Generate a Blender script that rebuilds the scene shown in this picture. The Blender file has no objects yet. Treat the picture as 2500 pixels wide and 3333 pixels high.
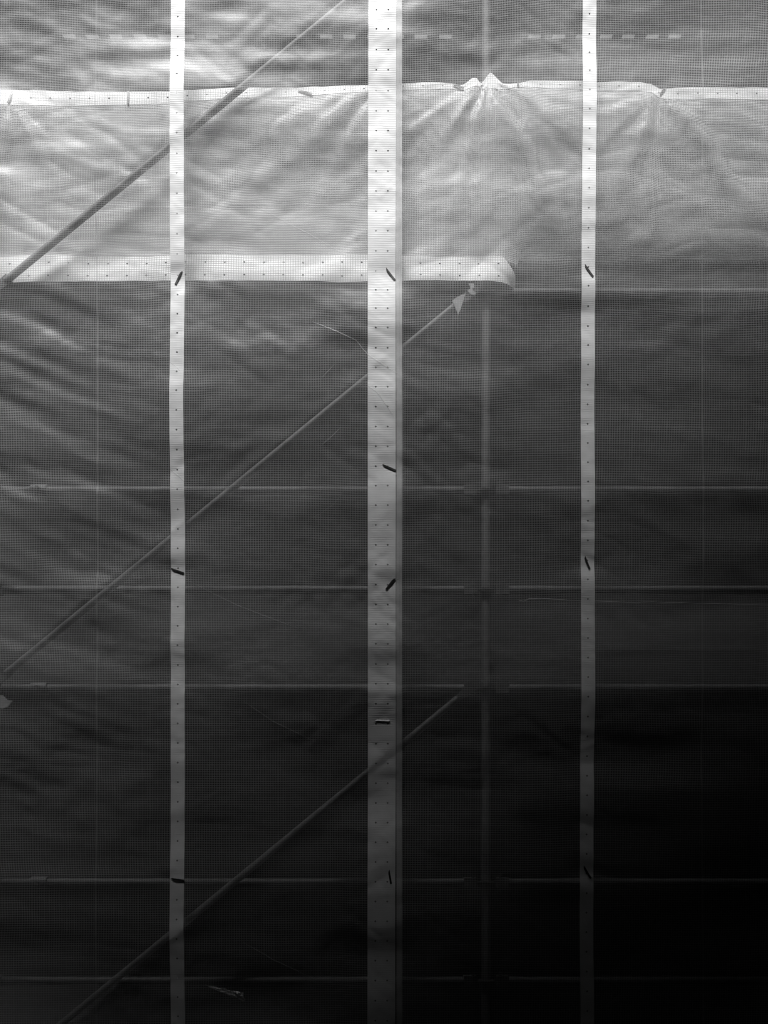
import bpy, math, random
import numpy as np

# ------------------------------------------------------------------ scale
S = 640.0                      # photograph pixels per metre on the sheet plane (eyelets stand 10 cm apart)
D = 4.85                       # camera to sheet, metres
HOR, EYE = 2690.0, 1.6         # eye level: row of the photograph and height above the ground

def P(px, py, y=0.0):
    """a point on the plane y (metres behind the front sheet)"""
    k = (D + y) / D
    return ((px - 1250.0) / S * k, y, EYE + (HOR - py) / S * k)

scene = bpy.context.scene
col = scene.collection

# ------------------------------------------------------------------ camera
cam = bpy.data.cameras.new('camera')
co = bpy.data.objects.new('camera', cam)
col.objects.link(co)
co.location = (0, -D, EYE)
co.rotation_euler = (math.radians(90), 0, 0)
cam.sensor_fit = 'VERTICAL'
cam.sensor_height = 24
cam.lens = 24 * D / (3333 / S)
cam.shift_y = (HOR - 1666.5) / 3333
cam.clip_start = 0.05
cam.clip_end = 300
scene.camera = co

# ------------------------------------------------------------------ sky, sun, exposure
SUN_EL, SUN_AZ, SUN_ANGLE = 62.9, -18.0, 25.6     # azimuth: degrees to the left of straight in front of the sheet
w = bpy.data.worlds.new('World')
scene.world = w
w.use_nodes = True
nt = w.node_tree
nt.nodes.clear()
sky = nt.nodes.new('ShaderNodeTexSky')
sky.sky_type = 'NISHITA'
sky.sun_disc = False
sky.sun_elevation = math.radians(SUN_EL)
sky.sun_rotation = math.radians(180 + SUN_AZ)
bw = nt.nodes.new('ShaderNodeRGBToBW')              # black and white photograph: neutral light
bg = nt.nodes.new('ShaderNodeBackground')
bg.inputs['Strength'].default_value = 0.05
wo = nt.nodes.new('ShaderNodeOutputWorld')
nt.links.new(sky.outputs[0], bw.inputs[0])
nt.links.new(bw.outputs[0], bg.inputs[0])
nt.links.new(bg.outputs[0], wo.inputs[0])

sl = bpy.data.lights.new('sun', 'SUN')
sl.energy = 3.0
sl.angle = math.radians(SUN_ANGLE)
sl.color = (1, 1, 1)
so = bpy.data.objects.new('sun', sl)
col.objects.link(so)
so.location = (-2, -4, 12)
so.rotation_euler = (math.radians(90 - SUN_EL), 0, math.radians(SUN_AZ))

vs = scene.view_settings
vs.view_transform = 'Standard'
vs.look = 'None'
vs.gamma = 1
vs.exposure = 1.52
vs.use_curve_mapping = False
scene.cycles.max_bounces = 8
scene.cycles.diffuse_bounces = 3
scene.cycles.glossy_bounces = 3
scene.cycles.transmission_bounces = 4
scene.cycles.transparent_max_bounces = 24
scene.cycles.use_denoising = True
scene.cycles.pixel_filter_type = 'BLACKMAN_HARRIS'
scene.cycles.filter_width = 1.1

# ------------------------------------------------------------------ materials
def new_mat(name):
    m = bpy.data.materials.new(name)
    m.use_nodes = True
    m.node_tree.nodes.clear()
    return m, m.node_tree

def g(v):
    return (v, v, v, 1)

def mat_cloth(name, lo, hi, trans, scale=30, weave=False, gloss=0.04, rough=0.45, clear=0.0):
    """woven plastic: part of the light passes through"""
    m, t = new_mat(name)
    N, L = t.nodes, t.links
    tc = N.new('ShaderNodeTexCoord')
    nz = N.new('ShaderNodeTexNoise')
    nz.inputs['Scale'].default_value = scale
    nz.inputs['Detail'].default_value = 4
    L.new(tc.outputs['Object'], nz.inputs['Vector'])
    mr = N.new('ShaderNodeMapRange')
    mr.inputs[1].default_value = 0.3
    mr.inputs[2].default_value = 0.7
    mr.inputs[3].default_value = lo
    mr.inputs[4].default_value = hi
    L.new(nz.outputs[0], mr.inputs[0])
    df = N.new('ShaderNodeBsdfDiffuse')
    tr = N.new('ShaderNodeBsdfTranslucent')
    gl = N.new('ShaderNodeBsdfGlossy')
    gl.inputs['Color'].default_value = g(0.9)
    gl.inputs['Roughness'].default_value = rough
    L.new(mr.outputs[0], df.inputs[0])
    L.new(mr.outputs[0], tr.inputs[0])
    mx = N.new('ShaderNodeMixShader')
    mx.inputs[0].default_value = trans
    L.new(df.outputs[0], mx.inputs[1])
    L.new(tr.outputs[0], mx.inputs[2])
    m2 = N.new('ShaderNodeMixShader')
    m2.inputs[0].default_value = gloss
    L.new(mx.outputs[0], m2.inputs[1])
    L.new(gl.outputs[0], m2.inputs[2])
    if weave:
        # the reinforcing threads show as a fine relief under the tape
        mp = N.new('ShaderNodeMapping')
        L.new(tc.outputs['Object'], mp.inputs[0])
        wv = N.new('ShaderNodeTexWave')
        wv.wave_type = 'BANDS'
        wv.bands_direction = 'Z'
        wv.inputs['Scale'].default_value = 2 * math.pi / 20 / 0.009
        wv.inputs['Distortion'].default_value = 1.6
        wv.inputs['Detail'].default_value = 2
        wv.inputs['Detail Scale'].default_value = 0.25
        L.new(mp.outputs[0], wv.inputs['Vector'])
        st = N.new('ShaderNodeTexNoise')
        st.inputs['Scale'].default_value = 1
        mp2 = N.new('ShaderNodeMapping')
        mp2.inputs['Scale'].default_value = (9, 9, 170)
        L.new(tc.outputs['Object'], mp2.inputs[0])
        L.new(mp2.outputs[0], st.inputs['Vector'])
        ad = N.new('ShaderNodeMath')
        ad.operation = 'MULTIPLY_ADD'
        L.new(st.outputs[0], ad.inputs[0])
        ad.inputs[1].default_value = 1.3
        L.new(wv.outputs['Fac'], ad.inputs[2])
        bp = N.new('ShaderNodeBump')
        bp.inputs['Strength'].default_value = 0.25
        bp.inputs['Distance'].default_value = 0.001
        L.new(ad.outputs[0], bp.inputs['Height'])
        for s in (df, gl):
            L.new(bp.outputs[0], s.inputs['Normal'])
    if clear:
        tp = N.new('ShaderNodeBsdfTransparent')
        m3 = N.new('ShaderNodeMixShader')
        m3.inputs[0].default_value = clear
        L.new(m2.outputs[0], m3.inputs[1])
        L.new(tp.outputs[0], m3.inputs[2])
        m2 = m3
    o = N.new('ShaderNodeOutputMaterial')
    L.new(m2.outputs[0], o.inputs[0])
    return m

def mat_film(name, haze, gloss, rough):
    """clear plastic film, slightly milky and shiny"""
    m, t = new_mat(name)
    N, L = t.nodes, t.links
    tc = N.new('ShaderNodeTexCoord')
    nz = N.new('ShaderNodeTexNoise')
    nz.inputs['Scale'].default_value = 2.2
    nz.inputs['Detail'].default_value = 5
    L.new(tc.outputs['Object'], nz.inputs['Vector'])
    mr = N.new('ShaderNodeMapRange')
    mr.inputs[1].default_value = 0.3
    mr.inputs[2].default_value = 0.7
    mr.inputs[3].default_value = haze * 0.75
    mr.inputs[4].default_value = haze * 1.25
    L.new(nz.outputs[0], mr.inputs[0])
    tp = N.new('ShaderNodeBsdfTransparent')
    df = N.new('ShaderNodeBsdfDiffuse')
    df.inputs[0].default_value = g(0.85)
    tr = N.new('ShaderNodeBsdfTranslucent')
    tr.inputs[0].default_value = g(0.85)
    gl = N.new('ShaderNodeBsdfGlossy')
    gl.inputs['Roughness'].default_value = rough
    a = N.new('ShaderNodeMixShader')
    a.inputs[0].default_value = 0.35
    L.new(df.outputs[0], a.inputs[1])
    L.new(tr.outputs[0], a.inputs[2])
    b = N.new('ShaderNodeMixShader')
    L.new(mr.outputs[0], b.inputs[0])
    L.new(tp.outputs[0], b.inputs[1])
    L.new(a.outputs[0], b.inputs[2])
    c = N.new('ShaderNodeMixShader')
    c.inputs[0].default_value = gloss
    L.new(b.outputs[0], c.inputs[1])
    L.new(gl.outputs[0], c.inputs[2])
    o = N.new('ShaderNodeOutputMaterial')
    L.new(c.outputs[0], o.inputs[0])
    return m

def mat_solid(name, lo, hi, scale, rough=0.6, metal=0.0, bump=0.2, stretch=(1, 1, 1)):
    m, t = new_mat(name)
    N, L = t.nodes, t.links
    tc = N.new('ShaderNodeTexCoord')
    mp = N.new('ShaderNodeMapping')
    mp.inputs['Scale'].default_value = stretch
    L.new(tc.outputs['Object'], mp.inputs[0])
    nz = N.new('ShaderNodeTexNoise')
    nz.inputs['Scale'].default_value = scale
    nz.inputs['Detail'].default_value = 6
    L.new(mp.outputs[0], nz.inputs['Vector'])
    mr = N.new('ShaderNodeMapRange')
    mr.inputs[1].default_value = 0.3
    mr.inputs[2].default_value = 0.7
    mr.inputs[3].default_value = lo
    mr.inputs[4].default_value = hi
    L.new(nz.outputs[0], mr.inputs[0])
    p = N.new('ShaderNodeBsdfPrincipled')
    p.inputs['Roughness'].default_value = rough
    p.inputs['Metallic'].default_value = metal
    L.new(mr.outputs[0], p.inputs['Base Color'])
    bp = N.new('ShaderNodeBump')
    bp.inputs['Strength'].default_value = bump
    bp.inputs['Distance'].default_value = 0.003
    L.new(nz.outputs[0], bp.inputs['Height'])
    L.new(bp.outputs[0], p.inputs['Normal'])
    o = N.new('ShaderNodeOutputMaterial')
    L.new(p.outputs[0], o.inputs[0])
    return m

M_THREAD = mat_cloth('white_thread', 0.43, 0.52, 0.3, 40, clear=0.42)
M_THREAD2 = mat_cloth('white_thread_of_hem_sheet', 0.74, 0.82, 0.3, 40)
M_TAPE = mat_cloth('white_eyelet_tape', 0.76, 0.83, 0.22, 14, weave=True)
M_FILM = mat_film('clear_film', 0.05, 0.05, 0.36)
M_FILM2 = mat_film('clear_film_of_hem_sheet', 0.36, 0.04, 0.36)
M_CREASE = mat_cloth('folded_film', 0.6, 0.7, 0.3, 60, gloss=0.06, rough=0.35, clear=0.55)
M_BLACK = mat_solid('black_plastic', 0.010, 0.018, 90, 0.45, bump=0.1)
M_WHITEPL = mat_solid('white_plastic', 0.75, 0.8, 50, 0.35, bump=0.05)
M_STEEL = mat_solid('galvanised_steel', 0.03, 0.052, 26, 0.65, 0.1, 0.15)
M_STEELD = mat_solid('dull_steel', 0.025, 0.05, 20, 0.6, 0.2, 0.2)
M_WOOD = mat_solid('weathered_board', 0.02, 0.04, 6, 0.8, 0, 0.35, (1, 8, 8))
M_WALL = mat_solid('dark_render', 0.02, 0.035, 3, 0.9, 0, 0.4)
M_GROUND = mat_solid('asphalt', 0.035, 0.06, 25, 0.9, 0, 0.5)
M_BRACE = mat_solid('brushed_zinc', 0.075, 0.12, 18, 0.6, 0.0, 0.15)
M_POST = mat_solid('weathered_zinc', 0.065, 0.11, 22, 0.65, 0.0, 0.15)
M_HEAD = mat_solid('pale_zinc', 0.3, 0.42, 30, 0.5, 0.0, 0.1)
M_CORD = mat_solid('pale_cord', 0.2, 0.28, 60, 0.7, 0, 0.1)

# ------------------------------------------------------------------ helpers
def link(name, verts, faces, mat, parent=None, smooth=False):
    me = bpy.data.meshes.new(name)
    me.from_pydata([tuple(map(float, v)) for v in verts], [], [tuple(map(int, f)) for f in faces])
    me.materials.append(mat)
    if smooth:
        me.polygons.foreach_set('use_smooth', [True] * len(me.polygons))
    me.update()
    o = bpy.data.objects.new(name, me)
    col.objects.link(o)
    o.parent = parent
    return o

def link_quads(name, verts, quads, mat, parent=None, smooth=True):
    """big quad meshes straight from numpy arrays"""
    me = bpy.data.meshes.new(name)
    nv, nq = len(verts), len(quads)
    me.vertices.add(nv)
    me.vertices.foreach_set('co', np.ascontiguousarray(verts, dtype=np.float32).ravel())
    me.loops.add(nq * 4)
    me.loops.foreach_set('vertex_index', np.ascontiguousarray(quads, dtype=np.int32).ravel())
    me.polygons.add(nq)
    me.polygons.foreach_set('loop_start', np.arange(0, nq * 4, 4, dtype=np.int32))
    me.polygons.foreach_set('use_smooth', np.full(nq, smooth))
    me.update(calc_edges=True)
    me.materials.append(mat)
    o = bpy.data.objects.new(name, me)
    col.objects.link(o)
    o.parent = parent
    return o

def empty(name, label=None, cat=None, group=None, loc=(0, 0, 0)):
    o = bpy.data.objects.new(name, None)
    col.objects.link(o)
    o.location = loc
    tag(o, label, cat, group)
    return o

def tag(o, label=None, cat=None, group=None, kind=None):
    if label: o['label'] = label
    if cat: o['category'] = cat
    if group: o['group'] = group
    if kind: o['kind'] = kind
    return o

def box_vf(x0, x1, y0, y1, z0, z1):
    v = [(x0, y0, z0), (x1, y0, z0), (x1, y1, z0), (x0, y1, z0), (x0, y0, z1), (x1, y0, z1), (x1, y1, z1), (x0, y1, z1)]
    f = [(0, 3, 2, 1), (4, 5, 6, 7), (0, 1, 5, 4), (1, 2, 6, 5), (2, 3, 7, 6), (3, 0, 4, 7)]
    return v, f

def box(name, x0, x1, y0, y1, z0, z1, mat, parent=None):
    v, f = box_vf(x0, x1, y0, y1, z0, z1)
    return link(name, v, f, mat, parent)

def tube_vf(path, r, n=10, cap=True):
    path = np.array(path, float)
    V, F = [], []
    k = len(path)
    for i in range(k):
        t = path[min(i + 1, k - 1)] - path[max(i - 1, 0)]
        t /= np.linalg.norm(t)
        a = np.cross(t, (0, 1, 0)) if abs(t[1]) < 0.9 else np.cross(t, (1, 0, 0))
        a /= np.linalg.norm(a)
        b = np.cross(t, a)
        rr = r[i] if hasattr(r, '__len__') else r
        for j in range(n):
            q = 2 * math.pi * j / n
            V.append(path[i] + rr * (math.cos(q) * a + math.sin(q) * b))
    for i in range(k - 1):
        for j in range(n):
            F.append((i * n + j, i * n + (j + 1) % n, (i + 1) * n + (j + 1) % n, (i + 1) * n + j))
    if cap:
        m = len(V)
        V.extend(V[:n] + V[(k - 1) * n:k * n])          # caps keep their own corners, so the wall shades as a cylinder
        F.append(tuple(range(m + n - 1, m - 1, -1)))
        F.append(tuple(range(m + n, m + 2 * n)))
    return V, F

def tube(name, path, r, mat, parent=None, n=12):
    v, f = tube_vf(path, r, n)
    return link(name, v, f, mat, parent, smooth=True)

def prism_xz(name, poly, y0, y1, mat, parent=None):
    """an outline in the x-z plane with a thickness"""
    n = len(poly)
    v = [(x, y0, z) for x, z in poly] + [(x, y1, z) for x, z in poly]
    f = [tuple(range(n)), tuple(range(2 * n - 1, n - 1, -1))]
    f += [(i, i + n, (i + 1) % n + n, (i + 1) % n) for i in range(n)]
    return link(name, v, f, mat, parent)

# ------------------------------------------------------------------ how the sheets hang (pixels in, metres out towards the street)
def vnoise(u, v, seed):
    rs = np.random.RandomState(seed)
    T = rs.rand(256, 256) * 2 - 1
    u = np.asarray(u, float) + 64
    v = np.asarray(v, float) + 64
    iu, iv = np.floor(u).astype(int), np.floor(v).astype(int)
    fu, fv = u - iu, v - iv
    fu = fu * fu * fu * (fu * (fu * 6 - 15) + 10)
    fv = fv * fv * fv * (fv * (fv * 6 - 15) + 10)
    a, b = T[iu % 256, iv % 256], T[(iu + 1) % 256, iv % 256]
    c, d = T[iu % 256, (iv + 1) % 256], T[(iu + 1) % 256, (iv + 1) % 256]
    return (a * (1 - fu) + b * fu) * (1 - fv) + (c * (1 - fu) + d * fu) * fv

def sig(t):
    return 1 / (1 + np.exp(-np.clip(t, -40, 40)))

def gauss(t):
    return np.exp(-t * t)

def ridge(px, py, a, b, up, down, amp):
    """cloth tented over a slanting tube from a to b: a long slope above, a short one below"""
    ax, ay = a
    bx, by = b
    dx, dy = bx - ax, by - ay
    l = math.hypot(dx, dy)
    nx, ny = -dy / l, dx / l
    if ny > 0: nx, ny = -nx, -ny
    d = (px - ax) * nx + (py - ay) * ny
    return amp * np.where(d > 0, np.exp(-d / up), np.exp(d / down))

def fan(px, py, c, freq, ph, amp, reach, seed):
    """folds that radiate downwards from a point where the cloth is gathered"""
    dx, dy = px - c[0], py - c[1]
    r = np.sqrt(dx * dx + dy * dy) + 1
    th = np.arctan2(dx, dy)
    w = vnoise(freq * th / 2.6 + ph + 0.8 * vnoise(th * 2, r / 200, seed), r / 700, seed + 1) + 0.6 * vnoise(freq * th / 1.1, r / 420, seed + 2)
    env = (r / 90) / (1 + (r / 90)) * np.exp(-r / reach) * sig(dy / 18)
    return amp * w * env

TIES = [  # blunt end, cut tip, label
    ((570, 923), (591, 879), 'steep black cable tie on the leftmost tape, level with the wide hem'),
    ((597, 1864), (554, 1849), 'black cable tie lying nearly level at mid height on the leftmost eyelet tape'),
    ((603, 2866), (559, 2860), 'level black cable tie lowest on the leftmost eyelet tape'),
    ((1285, 909), (1255, 870), 'uppermost black cable tie on the wide central eyelet tape'),
    ((1289, 1536), (1244, 1517), 'gently sloping black cable tie second from the top of the central tape'),
    ((1257, 1923), (1285, 1885), 'black cable tie pointing up and outward on the central tape, above the white tie'),
    ((1273, 2877), (1265, 2831), 'nearly upright black cable tie lowest on the wide central eyelet tape'),
    ((1932, 896), (1904, 855), 'uppermost black cable tie on the rightmost eyelet tape'),
    ((1921, 1851), (1904, 1808), 'middle one of three black cable ties on the rightmost eyelet tape'),
    ((1926, 2860), (1901, 2819), 'lowest black cable tie on the rightmost eyelet tape, in the dark'),
]

def crumple(px, py, seed, size):
    """shallow crossing creases of cloth that was folded up before it was hung"""
    f = 0
    for k, (a, lx, ly, am) in enumerate(((0.62, 3.6, 0.8, 1.0), (-0.70, 3.0, 0.9, 0.8), (0.12, 4.2, 0.7, 0.6), (1.35, 3.4, 1.0, 0.55), (-0.35, 2.2, 0.6, 0.5))):
        u = (px * math.cos(a) + py * math.sin(a)) / (size * lx)
        v = (-px * math.sin(a) + py * math.cos(a)) / (size * ly)
        v = v + 0.35 * vnoise(px / (size * 3), py / (size * 3), seed + 20 + k)
        m = 0.25 + 0.75 * np.clip(vnoise(px / (size * 6), py / (size * 6), seed + 10 + k) + 0.35, 0, 1)
        f = f + am * m * (np.abs(vnoise(u, v, seed + k)) - 0.3)
    return f

def fold(px, py, a, b, w0, w1, amp):
    """one long pulled fold from a to b, narrow at a, wide and shallow at b"""
    dx, dy = b[0] - a[0], b[1] - a[1]
    l = math.hypot(dx, dy)
    t = ((px - a[0]) * dx + (py - a[1]) * dy) / (l * l)
    d = ((px - a[0]) * -dy + (py - a[1]) * dx) / l + 14 * vnoise(t * 3, t * 0, 97)
    w = w0 + (w1 - w0) * np.clip(t, 0, 1)
    return amp * gauss(d / w) * sig((t - 0.06) / 0.05) * sig((0.9 - t) / 0.09) * np.clip(1.15 - 0.6 * t, 0, 2)

def F_front(px, py):
    px = np.asarray(px, float)
    py = np.asarray(py, float)
    f = np.zeros(np.broadcast(px, py).shape)
    wob = vnoise(px / 420, py / 300, 3)
    wob2 = vnoise(px / 150, py / 110, 4)
    # leans out over the guard rails
    f += 0.012 * gauss((py - 318 - 14 * wob) / 120) * (0.8 + 0.5 * wob)
    f += 0.005 * gauss((py - 1600) / 60) + 0.004 * gauss((py - 2240) / 50) + 0.003 * gauss((py - 1920) / 40)
    f += 0.012 * gauss((py - 2868) / 45) * sig((520 - px) / 120)
    f += 0.003 * gauss((py - 960) / 26) * sig((px - 1650) / 60)
    # broad billows
    f += 0.022 * vnoise(px / 620, py / 430, 11)
    f += 0.008 * vnoise(px / 300, py / 130, 12)
    # level ripples between the tapes
    amp = 0.0010 + 0.0016 * sig((900 - py) / 200)
    f += amp * vnoise(px / 190 + 0.3 * wob, py / 42, 13)
    f += 0.0029 * crumple(px, py, 70, 62) + 0.0013 * crumple(px, py, 90, 27)
    f += 0.040 * gauss((py - 580) / 220) * sig((480 - px) / 200)
    # slanting billows down the left side
    m = sig((430 - px) / 90) * sig((py - 900) / 60) * sig((2600 - py) / 260)
    ac, al = py - 0.42 * px, px + 0.42 * py
    f += m * (0.0058 * vnoise(al / 330, ac / 62, 15) + 0.0032 * vnoise(al / 150, ac / 30, 16))
    m = sig((560 - px) / 90) * sig((820 - py) / 60)
    ac, al = py - 0.30 * px, px + 0.30 * py
    f += m * (0.0038 * vnoise(al / 330, ac / 90, 17) + 0.0018 * vnoise(al / 150, ac / 36, 18))
    # tented over the slanting braces
    f += ridge(px, py, (1100, 0), (0, 930), 110, 45, 0.009) * sig((900 - px) / 160)
    f += ridge(px, py, (1500, 2240), (260, 3320), 120, 40, 0.012) * sig((1240 - px) / 60) * sig((px - 100) / 80)
    f += ridge(px, py, (1500, 970), (0, 2175), 22, 22, 0.0045) * sig((1200 - px) / 60)
    f += 0.006 * gauss((py - 1650) / 75) * gauss((px - 1242) / 130)
    # pulled in at the ties
    for a, b, _ in TIES:
        cx, cy = (a[0] + b[0]) / 2, (a[1] + b[1]) / 2
        f -= 0.006 * np.exp(-((px - cx) ** 2 / 60 ** 2 + (py - cy) ** 2 / 34 ** 2))
    # slack along the tapes
    for c in (578, 1242, 1918):
        f += 0.0035 * gauss((px - c) / 60) * vnoise(py / 95 + c, px * 0, 21)
    return f

def F_inner(px, py):
    px = np.asarray(px, float)
    py = np.asarray(py, float)
    f = 0.010 * vnoise(px / 380, py / 200, 31) + 0.004 * vnoise(px / 140, py / 80, 32)
    f = f + fan(px, py, (1585, 262), 13, 0.6, 0.020, 520, 41)
    f = f + fan(px, py, (2150, 312), 10, 1.9, 0.011, 420, 42)
    f = f + fan(px, py, (1248, 262), 9, 0.3, 0.016, 480, 43) * sig((1240 - px) / 40)
    f = f + fan(px, py, (40, 330), 9, 1.1, 0.013, 380, 44)
    f = f + 0.0085 * crumple(px, py, 170, 75)
    f = f + fold(px, py, (1606, 300), (1880, 850), 18, 48, 0.017) + fold(px, py, (1640, 300), (1760, 760), 14, 40, -0.010)
    f = f + fold(px, py, (2150, 320), (2500, 740), 16, 46, 0.016) + fold(px, py, (1555, 300), (1360, 640), 16, 44, 0.013)
    f = f + fold(px, py, (2140, 330), (1950, 760), 14, 42, 0.010) + fold(px, py, (1190, 330), (660, 760), 22, 50, 0.014)
    # the hem turns under: the last stretch leans back towards the wall
    f = f + 0.036 * gauss((py - 400) / 125)
    f = f - 0.15 * (np.clip(py - 600, 0, None) / 300) ** 2 * sig((px - 1690) / 25)
    f = f + 0.020 * gauss((py - 915) / 60) * sig((1690 - px) / 12)
    f = f + 0.0035 * vnoise(px / 95 + 0.004 * py, py / 60 - px / 300, 35) * gauss((py - 880) / 70) + 0.001 * vnoise(px / 60, py / 30, 36) * gauss((py - 325) / 40)
    return np.clip(f, -0.11, 0.055)

Y_FRONT, Y_RIGHT, Y_INNER = 0.0, 0.009, 0.135

def surf(px, py, kind, lift=0.0):
    px = np.asarray(px, float)
    py = np.asarray(py, float)
    px, py = np.broadcast_arrays(px, py)
    if kind == 'inner':
        y = Y_INNER - F_inner(px, py) - lift
        k = (D + Y_INNER) / D
    else:
        y = (Y_FRONT if kind == 'left' else Y_RIGHT) - F_front(px, py) - lift
        k = 1.0
    return np.stack([(px - 1250) / S * k, y, EYE + (HOR - py) / S * k], -1)

PX0, PX1, PY0, PY1 = -330, 2830, -330, 3640
STEP = 12.0

def sway_u(px, py):
    return 0.8 * vnoise(px / 300, py / 500, 51)

def sway_v(px, py):
    return 3.0 * vnoise(px / 330, py / 520, 52) + 0.7 * vnoise(px / 90, py / 300, 53)

def ribbons(lines, along, vertical, width, kind, lift, ylim=None):
    """flat threads: one strip of quads for each line"""
    A = np.asarray(along, float)
    Ls = np.asarray(lines, float)
    L2, A2 = np.meshgrid(Ls, A, indexing='ij')
    sides = []
    for s in (-0.5, 0.5):
        if vertical:
            u, v = L2 + s * width, A2
        else:
            u, v = A2, L2 + s * width
        uu = u + sway_u(L2 if vertical else u, A2 if vertical else L2)
        vv = v + (sway_v(u, L2) if not vertical else sway_v(u, v))
        if ylim is not None:
            lo, hi = ylim(uu)
            vv = lo + (vv - 300) / (840 - 300) * (hi - lo)
        sides.append(surf(uu, vv, kind, lift))
    n, k = L2.shape
    V = np.stack(sides, 2).reshape(-1, 3)              # n,k,2
    idx = np.arange(n * k * 2).reshape(n, k, 2)
    if vertical:
        q = np.stack([idx[:, :-1, 0], idx[:, 1:, 0], idx[:, 1:, 1], idx[:, :-1, 1]], -1)
    else:
        q = np.stack([idx[:, :-1, 0], idx[:, :-1, 1], idx[:, 1:, 1], idx[:, 1:, 0]], -1)
    return V, q.reshape(-1, 4)

def grid_surf(us, vs_, kind, lift=0.0, ylim=None):
    U, W = np.meshgrid(us, vs_, indexing='ij')
    if ylim is not None:
        lo, hi = ylim(U)
        W = lo + (W - 300) / (840 - 300) * (hi - lo)
    V = surf(U, W, kind, lift).reshape(-1, 3)
    n, k = U.shape
    idx = np.arange(n * k).reshape(n, k)
    q = np.stack([idx[:-1, :-1], idx[:-1, 1:], idx[1:, 1:], idx[1:, :-1]], -1).reshape(-1, 4)
    return V, q

def thread_grid(parent, x0, x1, y0, y1, kind, mat, extra=(), ylim=None):
    WU, WL = (1.7, 1.9) if kind == 'inner' else (1.35, 1.6)
    xs = np.arange(x0, x1, 5.45)
    ys = np.arange(y0, y1, 5.75)
    rs = np.random.RandomState(5)
    V1, Q1 = ribbons(xs + rs.uniform(-0.35, 0.35, len(xs)), np.arange(y0, y1 + STEP, STEP), True, WU, kind, 0.0006, ylim)
    o = link_quads('upright_threads', V1, Q1, mat, parent)
    tag(o, kind='stuff')
    V2, Q2 = ribbons(ys + rs.uniform(-0.35, 0.35, len(ys)), np.arange(x0, x1 + STEP, STEP), False, WL, kind, 0.0010, ylim)
    o = link_quads('level_threads', V2, Q2, mat, parent)
    tag(o, kind='stuff')
    if kind == 'left':
        # the woven edge beside the wide tape is doubled
        V3, Q3 = ribbons(np.arange(1291.5, 1308, 2.72), np.arange(y0, y1 + STEP, STEP), True, 1.6, kind, 0.0014, ylim)
        tag(link_quads('selvedge_threads', V3, Q3, M_THREAD2, parent), kind='stuff')
    for e in extra:
        V3, Q3 = ribbons([e], np.arange(y0, y1 + STEP, STEP), True, 1.8, kind, 0.0013, ylim)
        link_quads('seam_thread', V3, Q3, mat, parent)

# ------------------------------------------------------------------ the setting
gv = [(-40, -40, 0), (40, -40, 0), (40, 40, 0), (-40, 40, 0)]
tag(link('ground', gv, [(0, 1, 2, 3)], M_GROUND), kind='structure')
tag(box('building_wall', -14, 14, 0.915, 1.3, 0, 6.33, M_WALL), 'dark rendered house wall standing behind the scaffold', 'wall')
# added unseen light blockers: the slab leaves a slot of sky beside the scaffold
SLAB_Z = 6.25
edge = [(-5.6, -2.08), (5.6, -0.52)]
rv = [(edge[0][0], edge[0][1], SLAB_Z), (edge[1][0], edge[1][1], SLAB_Z), (5.6, -8, SLAB_Z), (-5.6, -8, SLAB_Z)]
rv += [(x, y, z + 0.25) for x, y, z in rv]
tag(link('added_shade_slab', rv, [(3, 2, 1, 0), (4, 5, 6, 7), (0, 1, 5, 4), (1, 2, 6, 5), (2, 3, 7, 6), (3, 0, 4, 7)], M_WALL), kind='structure')
tag(box('added_shade_wall', -5.6, 5.6, -8.3, -8.0, 0, SLAB_Z, M_WALL), kind='structure')  # added out of view behind the camera to keep low skylight out
for s in (-1, 1):
    tag(box('added_shade_wall', min(s * 5.6, s * 5.9), max(s * 5.6, s * 5.9), -8.3, 0.91, 0, 9, M_WALL), kind='structure')  # added end walls, out of view, shut off light from both sides

# ------------------------------------------------------------------ the scaffold behind the sheet
Y_STD = 0.195
Y_RAIL = 0.195
R_TUBE = 0.024
STD_X = [P(px, 0, Y_STD)[0] for px in (-65, 1582, 3229)]

def std_z(py, y=Y_STD):
    return P(0, py, y)[2]

RAIL_PY = [(316, 'guard'), (955, 'deck'), (1597, 'guard'), (1920, 'middle'), (2241, 'deck'), (2872, 'guard'), (3192, 'middle')]

def standard(x, label):
    t = empty('scaffold_standard', label, 'scaffold post', None, (x, Y_STD, 0))
    tube('post', [(0, 0, 0.05), (0, 0, 7.4)], R_TUBE, M_POST, t, 16)
    box('base_plate', -0.075, 0.075, -0.075, 0.075, 0.0, 0.05, M_STEEL, t)
    for py, _ in RAIL_PY:
        z = std_z(py)
        v, f = tube_vf([(0, 0, z - 0.0045), (0, 0, z + 0.0045)], 0.046, 16)
        link('rosette', v, f, M_STEELD, t)
    # pale spigot joint near the foot of the picture
    z = std_z(2790)
    tube('spigot_collar', [(0, 0, z - 0.07), (0, 0, z + 0.02)], R_TUBE + 0.004, M_STEEL, t, 16)

standard(STD_X[1], 'pale steel scaffold post seen faintly through the sheet, next to the brace head')
standard(STD_X[0], 'steel scaffold post hidden just beyond the left edge of the sheet')

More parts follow.
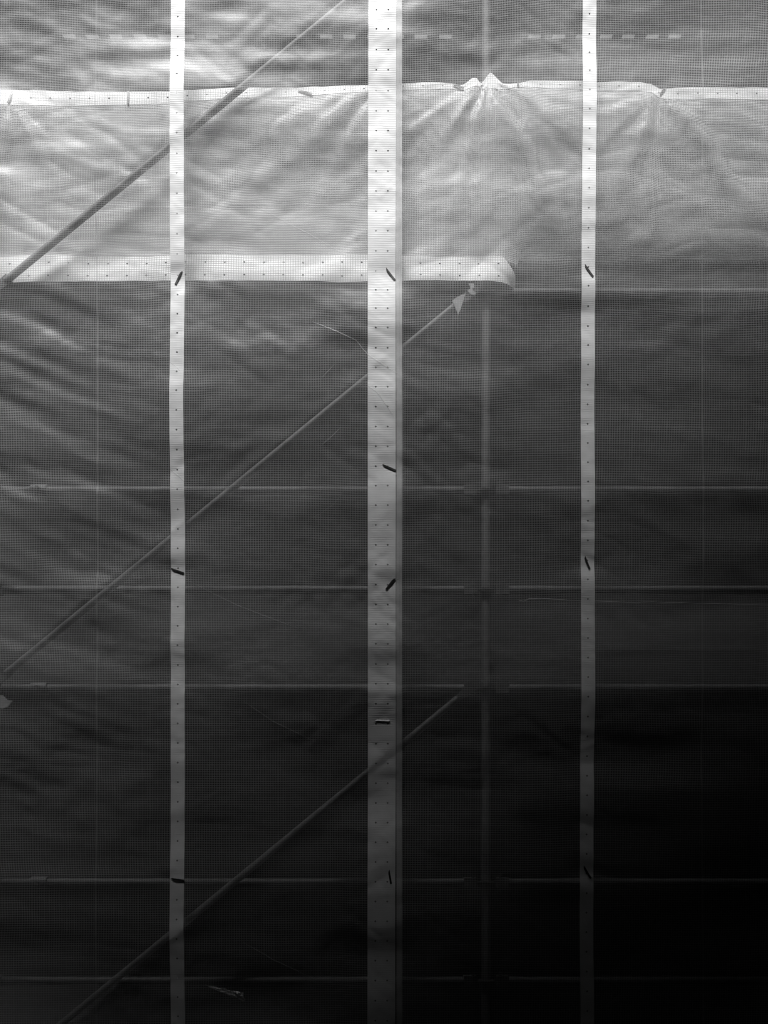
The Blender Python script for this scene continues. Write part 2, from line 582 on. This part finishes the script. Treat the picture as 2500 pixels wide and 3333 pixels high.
RAIL_LABEL = {
    316: 'scaffold guard rail that carries the gathered upper hem',
    955: 'thin pale ledger just below the cut end of the wide hem',
    1597: 'faint pale guard rail crossing at mid height below the wide hem',
    1920: 'faint middle rail between mid height guard rail and dark toe board',
    2241: 'faint ledger along the foot of the dark lower toe board',
    2872: 'dim guard rail level with the lowest cable ties',
    3192: 'barely visible middle rail near the bottom of the picture',
}
for py, k in RAIL_PY:
    z = std_z(py)
    for i in range(2):
        x0, x1 = STD_X[i], STD_X[i + 1]
        lab = RAIL_LABEL[py] + (', left bay' if i == 0 else ', right bay')
        t = empty('scaffold_rail', lab, 'rail', None, ((x0 + x1) / 2, Y_RAIL, z))
        h = (x1 - x0) / 2 - 0.115
        tube('tube', [(-h, 0, 0), (h, 0, 0)], 0.0215 if k != 'deck' else R_TUBE, M_STEEL, t, 14)
        for s in (-1, 1):
            # wedge heads that grip the rosette
            v, f = box_vf(min(s * (h - 0.004), s * (h + 0.062)), max(s * (h - 0.004), s * (h + 0.062)), -0.022, 0.022, -0.026, 0.026)
            hd = link('wedge_head', v, f, M_STEEL, t)
            xw = s * (h + 0.043)
            prism_xz('wedge', [(xw - 0.004, -0.045), (xw + 0.004, -0.045), (xw + 0.006, 0.05), (xw - 0.006, 0.05)], -0.035, -0.027, M_STEELD, hd)
        if i == 0 and k == 'guard' or (py == 2241 and i == 0):
            xc = P(130, 0, Y_RAIL)[0] - (x0 + x1) / 2
            v, f = tube_vf([(xc - 0.042, 0, 0), (xc + 0.042, 0, 0)], 0.033, 14)
            cl = link('clamp', v, f, M_STEELD, t, True)
            v, f = tube_vf([(xc, -0.033, 0.0), (xc, -0.052, 0.0)], 0.011, 6)
            link('nut', v, f, M_STEELD, cl)

# slanting braces: tube, flattened ends, gusset heads
Y_BR = 0.055
BRACES = [((1545, -335), (-30, 955), 'slanting scaffold brace crossing the bright upper hem at the left'),
          ((1540, 948), (-28, 2232), 'pale slanting brace running from the white gusset head down to the lower left'),
          ((1540, 2232), (-28, 3520), 'lowest slanting brace, bright above and black below, in the dark')]
GUSSET = [(1471, 990), (1488, 977), (1513, 967), (1506, 990), (1499, 1012), (1490, 1035), (1481, 1013)]
WEDGE = [(1523, 932), (1541, 933), (1542, 946), (1535, 950), (1539, 956), (1547, 962), (1545, 971), (1530, 968), (1520, 957), (1531, 949)]
FOOT = [(-8, 2262), (18, 2266), (30, 2280), (49, 2284), (32, 2304), (14, 2309), (-8, 2300)]
HEADS = {948: ((GUSSET, 'gusset', -0.034), (WEDGE, 'wedge', -0.03), (FOOT, 'gusset', -0.034))}
for a, b, lab in BRACES:
    A, B = np.array(P(*a, Y_BR)), np.array(P(*b, Y_BR))
    t = empty('scaffold_brace', lab, 'brace', None, tuple(B))
    d = A - B
    L = np.linalg.norm(d)
    u = d / L
    tube('tube', [u * 0.10, u * (L - 0.10)], 0.018, M_BRACE, t, 14)
    for q, sgn in ((u * 0.05, 1), (u * (L - 0.05), -1)):
        pr = np.array((-u[2], 0, u[0]))
        w0, w1 = 0.026, 0.016
        e = u * 0.075
        poly = [q - e + pr * w1, q + e + pr * w0, q + e - pr * w0, q - e - pr * w1]
        h = prism_xz('flat_end', [(p[0], p[2]) for p in poly], -0.006, 0.004, M_STEEL, t)
    for poly, nm, yy in HEADS.get(a[1], ()):
        prism_xz(nm, [(P(px, py, Y_BR)[0] - B[0], P(px, py, Y_BR)[2] - B[2]) for px, py in poly], yy, yy + 0.008, M_HEAD, t)

# decks: toe board and steel planks with a row of slots
SLOT_PX = [226, 301, 377, 456, 535, 613, 690, 985, 1062, 1138, 1216, 1294, 1370, 1450, 1740, 1819, 1896, 1973, 2045, 2124, 2196]
def plank(x0, x1, y0, y1, z, label, slots):
    t = empty('deck_plank', label, 'plank', None, ((x0 + x1) / 2, (y0 + y1) / 2, z))
    hx, hy = (x1 - x0) / 2, (y1 - y0) / 2
    V, F = [], []
    def quad(ax, bx, ay, by):
        k = len(V)
        V.extend([(ax, ay, 0), (bx, ay, 0), (bx, by, 0), (ax, by, 0)])
        F.append((k, k + 1, k + 2, k + 3))
    ys0, ys1 = hy - 0.074, hy - 0.045
    if slots:
        quad(-hx, hx, -hy, ys0)
        quad(-hx, hx, ys1, hy)
        x, cx, cy = -hx, (x0 + x1) / 2, (y0 + y1) / 2 + (ys0 + ys1) / 2
        for c in SLOT_PX:
            c = P(c, 0, cy)[0] - cx
            if -hx + 0.08 < c < hx - 0.08:
                quad(x, c - 0.037, ys0, ys1)
                x = c + 0.037
        quad(x, hx, ys0, ys1)
    else:
        quad(-hx, hx, -hy, hy)
    top = link('deck_sheet', V, F, M_STEELD, t)
    sm = top.modifiers.new('thickness', 'SOLIDIFY')
    sm.thickness = 0.002
    for s in (-1, 1):
        box('side_flange', -hx, hx, min(s * hy, s * (hy - 0.003)), max(s * hy, s * (hy - 0.003)), -0.065, -0.003, M_STEELD, t)
    return t

def toe(x0, x1, z, label):
    t = box('toe_board', x0, x1, 0.235, 0.262, z, z + 0.205, M_WOOD)
    tag(t, label, 'board')

DECKS = [(-191, 'top'), (955, 'upper'), (2241, 'lower')]
for py, nm in DECKS:
    z = std_z(py, 0.235)
    for i in range(2):
        x0, x1 = STD_X[i] + (0.0004 if i else -0.7), STD_X[i + 1] - 0.0004
        side = 'in the long left bay' if i == 0 else 'right of the scaffold post'
        for j, (a, b) in enumerate(((0.275, 0.585), (0.595, 0.905))):
            row = 'front' if j == 0 else 'rear'
            plank(x0, x1, a, b, z, f'dark steel {row} plank of the {nm} scaffold deck {side}', j == 1 and nm == 'top')
        if nm != 'top':
            toe(x0, x1, z, f'dark wooden toe board along the {nm} scaffold deck {side}')

# a thin cord stretched behind the right sheet
path = [P(px, py, 0.05) for px, py in ((1690, 1956), (1705, 1958), (1722, 1950), (1780, 1950), (1860, 1955), (1960, 1958), (2060, 1962), (2120, 1960), (2240, 1964), (2400, 1968), (2600, 1967), (2830, 1970))]
tag(tube('cord', path, 0.0032, M_CORD, None, 6), 'thin pale cord sagging behind the right sheet, below the middle rail', 'cord')

# ------------------------------------------------------------------ tapes with punched eyelets
def tape_param(length, phase, pitch, ncol, holes):
    """unit strip: a along in pixels, b across in columns; holes at the given columns. Returns a, b, faces"""
    sub = 9
    step = pitch / sub
    first = math.ceil((0 - phase) / pitch) - 1
    a0 = phase + first * pitch - step * (sub // 2)
    n = int(math.ceil((length - a0) / step)) + 1
    Av, Bv, F = [], [], []
    def vid(i, j):
        return i * (ncol + 1) + j
    for i in range(n + 1):
        for j in range(ncol + 1):
            Av.append(a0 + i * step)
            Bv.append(float(j))
    centres = {}
    for i in range(2, n - 1):
        if (i - sub // 2) % sub == 0:
            for c in holes:
                centres[(i, c)] = True
    gone = set()
    for i, c in centres:
        for di in (-1, 0):
            for dj in (-1, 0):
                gone.add((i + di, c + dj))
    for i in range(n):
        for j in range(ncol):
            if (i, j) not in gone:
                F.append((vid(i, j), vid(i + 1, j), vid(i + 1, j + 1), vid(i, j + 1)))
    ring = [(-1, -1), (0, -1), (1, -1), (1, 0), (1, 1), (0, 1), (-1, 1), (-1, 0)]
    return Av, Bv, F, centres, ring, vid, step

def tape(parent, a_len, a_start, phase, pitch, ncol, holes, width_px, mapper, mat, name='eyelet_tape', hole_r=3.0):
    Av, Bv, F, centres, ring, vid, step = tape_param(a_len, phase - a_start, pitch, ncol, holes)
    Av, Bv = list(Av), list(Bv)
    cw = width_px / ncol
    for (i, c) in centres:
        ca = Av[vid(i, c)]
        k = len(Av)
        for di, dj in ring:
            m = math.hypot(di, dj)
            Av.append(ca + di / m * hole_r)
            Bv.append(c + dj / m * hole_r / cw)
        for q in range(8):
            d0, d1 = ring[q], ring[(q + 1) % 8]
            F.append((vid(i + d0[0], c + d0[1]), vid(i + d1[0], c + d1[1]), k + (q + 1) % 8, k + q))
    V = mapper(np.array(Av) + a_start, np.array(Bv) / ncol)
    # drop the punched-out middle points: they belong to no face
    used = np.zeros(len(V), bool)
    Fa = np.array(F)
    used[Fa.ravel()] = True
    remap = np.cumsum(used) - 1
    return link_quads(name, V[used], remap[Fa], mat, parent)

def upright_mapper(kind, xs, width, ys=(-400, 0, 900, 1300, 2500, 3000, 3700)):
    def m(a, b):
        c = np.interp(a, ys, xs)
        return surf(c + (b - 0.5) * width, a, kind, 0.0019)
    return m

# ------------------------------------------------------------------ the front sheets
left = empty('scaffold_sheet', 'large clear sheet with white thread grid covering the left and centre, overlapping its neighbour', 'sheeting', 'reinforced sheets hung in front of the scaffold', (-1.5, 0, 0))
left.location = (0, 0, 0)
right = empty('scaffold_sheet', 'clear sheet with white thread grid on the darker right side, behind the overlap', 'sheeting', 'reinforced sheets hung in front of the scaffold')
EDGE = 1307
V, Q = grid_surf(np.arange(PX0, EDGE + 1, (EDGE - PX0) / 136), np.arange(PY0, PY1 + 1, STEP), 'left')
link_quads('film', V, Q, M_FILM, left)
V, Q = grid_surf(np.linspace(1238, PX1, 134), np.arange(PY0, PY1 + 1, STEP), 'right')
link_quads('film', V, Q, M_FILM, right)
thread_grid(left, PX0, EDGE, PY0, PY1, 'left', M_THREAD, (316,))
thread_grid(right, 1238.6, PX1, PY0, PY1, 'right', M_THREAD, (2288,))
LEN = PY1 - PY0 - 4
tape(left, LEN, PY0, 2.3, 63.6, 6, (3,), 45.5, upright_mapper('left', (582, 582, 577.5, 575.5, 580.5, 577.5, 578), 45.5), M_TAPE)
tape(left, LEN, PY0, 45.2, 64.2, 14, (4, 10), 90, upright_mapper('left', (1245, 1245, 1242.5, 1242.5, 1243, 1241, 1241), 90), M_TAPE)
tape(left, LEN, PY0, 20, 63.9, 6, (3,), 45.5, upright_mapper('left', (-92,) * 7, 45.5), M_TAPE)
tape(right, LEN, PY0, 32.4, 63.9, 6, (3,), 44.5, upright_mapper('right', (1923, 1922.5, 1917, 1915.5, 1912.5, 1912, 1912), 44.5), M_TAPE)
tape(right, LEN, PY0, 51, 63.9, 6, (3,), 45, upright_mapper('right', (2588,) * 7, 45), M_TAPE)

# sharp creases pressed into the film
CREASES = [
    ('left', [(1017, 1049), (1090, 1080), (1160, 1112), (1198, 1160), (1250, 1194), (1304, 1228)], 4.2),
    ('left', [(1197, 1263), (1226, 1280), (1255, 1322), (1283, 1362)], 4.0),
    ('left', [(800, 655), (904, 710), (1002, 761), (1115, 822), (1190, 850)], 1.9),
    ('left', [(599, 1881), (690, 1930), (776, 1971), (880, 2012), (972, 2047)], 1.1),
    ('left', [(784, 2276), (889, 2348), (960, 2382), (1032, 2416)], 0.9),
    ('left', [(1130, 1587), (1093, 1640), (1050, 1672), (1002, 1697)], 1.1),
    ('left', [(554, 1529), (578, 1546), (600, 1568)], 3.2),
    ('left', [(554, 1180), (575, 1196), (588, 1210)], 2.4),
    ('left', [(791, 3065), (897, 3125), (1032, 3189)], 0.8),
    ('left', [(1090, 1190), (1060, 1222), (1048, 1236)], 2.2),
    ('left', [(1110, 1395), (1075, 1430), (1045, 1455)], 2.2),
]
for kind, pts, wd in CREASES:
    pts = np.array(pts, float)
    s = np.concatenate([[0], np.cumsum(np.hypot(*np.diff(pts, axis=0).T))])
    n = max(6, int(s[-1] / 7))
    q = np.linspace(0, s[-1], n)
    x, y = np.interp(q, s, pts[:, 0]), np.interp(q, s, pts[:, 1])
    rs = np.random.RandomState(int(pts[0, 0]))
    x += rs.uniform(-0.5, 0.5, n)
    y += rs.uniform(-0.7, 0.7, n)
    tx, ty = np.gradient(x), np.gradient(y)
    l = np.hypot(tx, ty)
    nx, ny = -ty / l, tx / l
    tp = np.sin(np.pi * np.clip(np.linspace(0.04, 0.96, n), 0, 1)) ** 0.5
    rows = []
    up = np.where(ny < 0, 1.0, -1.0)
    for off, lift in ((0.5, 0.0022), (-0.5, 0.0031)):
        rows.append(surf(x + nx * up * 0.5 * wd * off * tp, y + ny * up * 0.5 * wd * off * tp, kind, lift))
    V = np.stack(rows, 1).reshape(-1, 3)
    idx = np.arange(n * 2).reshape(n, 2)
    Q = np.stack([idx[:-1, 0], idx[:-1, 1], idx[1:, 1], idx[1:, 0]], -1)
    link_quads('crease', V, Q, M_CREASE, left)

# ------------------------------------------------------------------ the gathered sheet inside, tied to the guard rail
inner = empty('hem_sheet', 'second milky sheet gathered in folds behind the front sheet, between two pale hems', 'sheeting')
TOPX = [-330, 0, 100, 400, 560, 760, 1000, 1190, 1318, 1408, 1470, 1499, 1515, 1540, 1553, 1562, 1575, 1592, 1604, 1620, 1634, 1657, 1680, 1717, 1777, 1898, 2004, 2079, 2117, 2143, 2160, 2192, 2500, 2830]
TOPT = [300, 301, 306, 308, 309, 299, 294, 290, 280, 278, 284, 293, 284, 259, 262, 287, 272, 244, 247, 270, 288, 291, 287, 277, 275, 280, 278, 280, 288, 303, 301, 297, 297, 300]
TOPB = [350, 350, 350, 349, 346, 331, 322, 313, 303, 299, 300, 305, 304, 293, 290, 299, 300, 297, 298, 300, 300, 302, 299, 294, 298, 302, 303, 306, 314, 331, 334, 331, 334, 336]
TOPB = [b + (7 if (x < 1450 or x > 2130) else 3) for x, b in zip(TOPX, TOPB)]
TOPT = [t + (1 if (x < 1450 or x > 2130) else -1) for x, t in zip(TOPX, TOPT)]

def inner_lim(u):
    lo = np.interp(u, TOPX, TOPB) - 6
    hi = np.where(u < 1690, 845, 818)
    return lo, hi
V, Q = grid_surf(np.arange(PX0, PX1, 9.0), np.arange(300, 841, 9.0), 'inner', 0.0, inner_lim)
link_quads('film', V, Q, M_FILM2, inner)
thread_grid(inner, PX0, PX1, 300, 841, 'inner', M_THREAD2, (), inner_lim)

def top_mapper(a, b):
    t, bt = np.interp(a, TOPX, TOPT), np.interp(a, TOPX, TOPB)
    return surf(a, bt + (t - bt) * b, 'inner', 0.0017)
tape(inner, PX1 - PX0 - 20, PX0, 106, 63.5, 6, (3,), 44, top_mapper, M_TAPE, 'upper_hem', 3.2)

def low_mapper(a, b):
    # the hem sags where the brace presses on it and its end is cut off aslant
    t = 836 + 5 * vnoise(a / 160, a * 0, 61) - 4 * gauss((a - 1560) / 90)
    bt = 924 + 4 * vnoise(a / 190, a * 0, 62)
    y = bt + (t - bt) * b
    lim = np.where(y < 882, 1638 + (y - 834) * 0.86, 1680)
    return surf(np.minimum(a, lim), y, 'inner', 0.0017)
tape(inner, 1690 - PX0, PX0, 35, 63.5, 14, (3, 10), 88, low_mapper, M_TAPE, 'lower_hem', 3.3)

# ------------------------------------------------------------------ ties
def tie(name, a, b, kind, mat, width, thick, lift, tip=True):
    """a cut strap lying from its blunt end a to its pointed tip b"""
    A, B = np.array(a, float), np.array(b, float)
    d = B - A
    L = np.hypot(*d)
    d /= L
    nrm = np.array((-d[1], d[0]))
    prof = [(0, -0.5), (0.35, -0.5), (0.70, -0.5), (0.86, -0.34), (1.0, 0.36), (0.97, 0.5), (0.70, 0.5), (0.35, 0.5), (0, 0.5)] if tip else \
           [(0, -0.5), (0.5, -0.5), (1, -0.5), (1, 0.5), (0.5, 0.5), (0, 0.5)]
    P2 = np.array([A + d * L * s + nrm * width * q for s, q in prof])
    base = surf(P2[:, 0], P2[:, 1], kind, 0)
    bow = np.array([0.0004 + 0.0006 * math.sin(math.pi * min(1, s)) for s, q in prof])
    front, back = base.copy(), base.copy()
    front[:, 1] = base[:, 1] - lift - bow - thick
    back[:, 1] = base[:, 1] - lift - bow
    n = len(prof)
    V = np.concatenate([front, back])
    F = [tuple(range(n)), tuple(range(2 * n - 1, n - 1, -1))] + [(i, i + n, (i + 1) % n + n, (i + 1) % n) for i in range(n)]
    return link(name, V, F, mat)

for a, b, lab in TIES:
    k = 'right' if a[0] > 1600 else 'left'
    o = tie('cable_tie', a, b, k, M_BLACK, 6.4, 0.0022, 0.002)
    tag(o, lab, 'cable tie', 'black cable ties on the front tapes')
INNER_TIES = [((36, 354), (47, 312), 'leftmost dark tie behind the net, upright across the upper hem'),
              ((422, 355), (422, 309), 'upright dark tie across the bright upper hem, near the leftmost tape'),
              ((972, 309), (1018, 326), 'sloping dark tie on the upper hem between the two left tapes'),
              ((1474, 289), (1508, 304), 'dark tie sloping down beside the peaked gather of the upper hem'),
              ((1682, 300), (1684, 283), 'short dark tie on the thin hem just past the two peaks'),
              ((2142, 328), (2160, 298), 'slanting dark tie where the upper hem steps down near the right edge')]
for a, b, lab in INNER_TIES:
    o = tie('cable_tie', a, b, 'inner', M_BLACK, 6.0, 0.002, 0.006, False)
    tag(o, lab, 'cable tie', 'dark ties on the upper hem')
rows = []
for dy, l in ((-2.4, 0.0023), (1.9, 0.0044)):
    rows.append([surf(x, y + dy * h, 'left', l if h else -0.003) for x, y, h in ((1222, 2345, 0.3), (1227, 2345, 1), (1240, 2345.5, 1), (1254, 2346, 1), (1265, 2346.3, 1), (1269, 2346.5, 0.3))])
V = np.array(rows).reshape(-1, 3)
o = link('white_tie', V, [(i, i + 1, i + 7, i + 6) for i in range(5)], M_WHITEPL)
sm = o.modifiers.new('thickness', 'SOLIDIFY')
sm.thickness = 0.0008
tag(o, 'small white tie lying level across the lower central tape', 'cable tie')

# a crumpled scrap of film caught behind the sheet at the bottom
rs = np.random.RandomState(9)
V, F = [], []
n, m = 13, 5
for i in range(n):
    t = i / (n - 1)
    for j in range(m):
        q = j / (m - 1) - 0.5
        wd = 6 + 26 * math.sin(math.pi * min(1, t * 0.62 + 0.08)) * t
        V.append(P(672 + 122 * t + rs.uniform(-4, 4), 3208 + 38 * t + q * wd + rs.uniform(-3, 3), 0.045 + rs.uniform(-0.012, 0.012)))
for i in range(n - 1):
    for j in range(m - 1):
        k = i * m + j
        F.append((k, k + 1, k + m + 1, k + m))
o = link('plastic_scrap', V, F, M_CREASE)
sm = o.modifiers.new('thickness', 'SOLIDIFY')
sm.thickness = 0.0008
tag(o, 'crumpled scrap of shiny film caught behind the sheet at the very bottom', 'scrap')
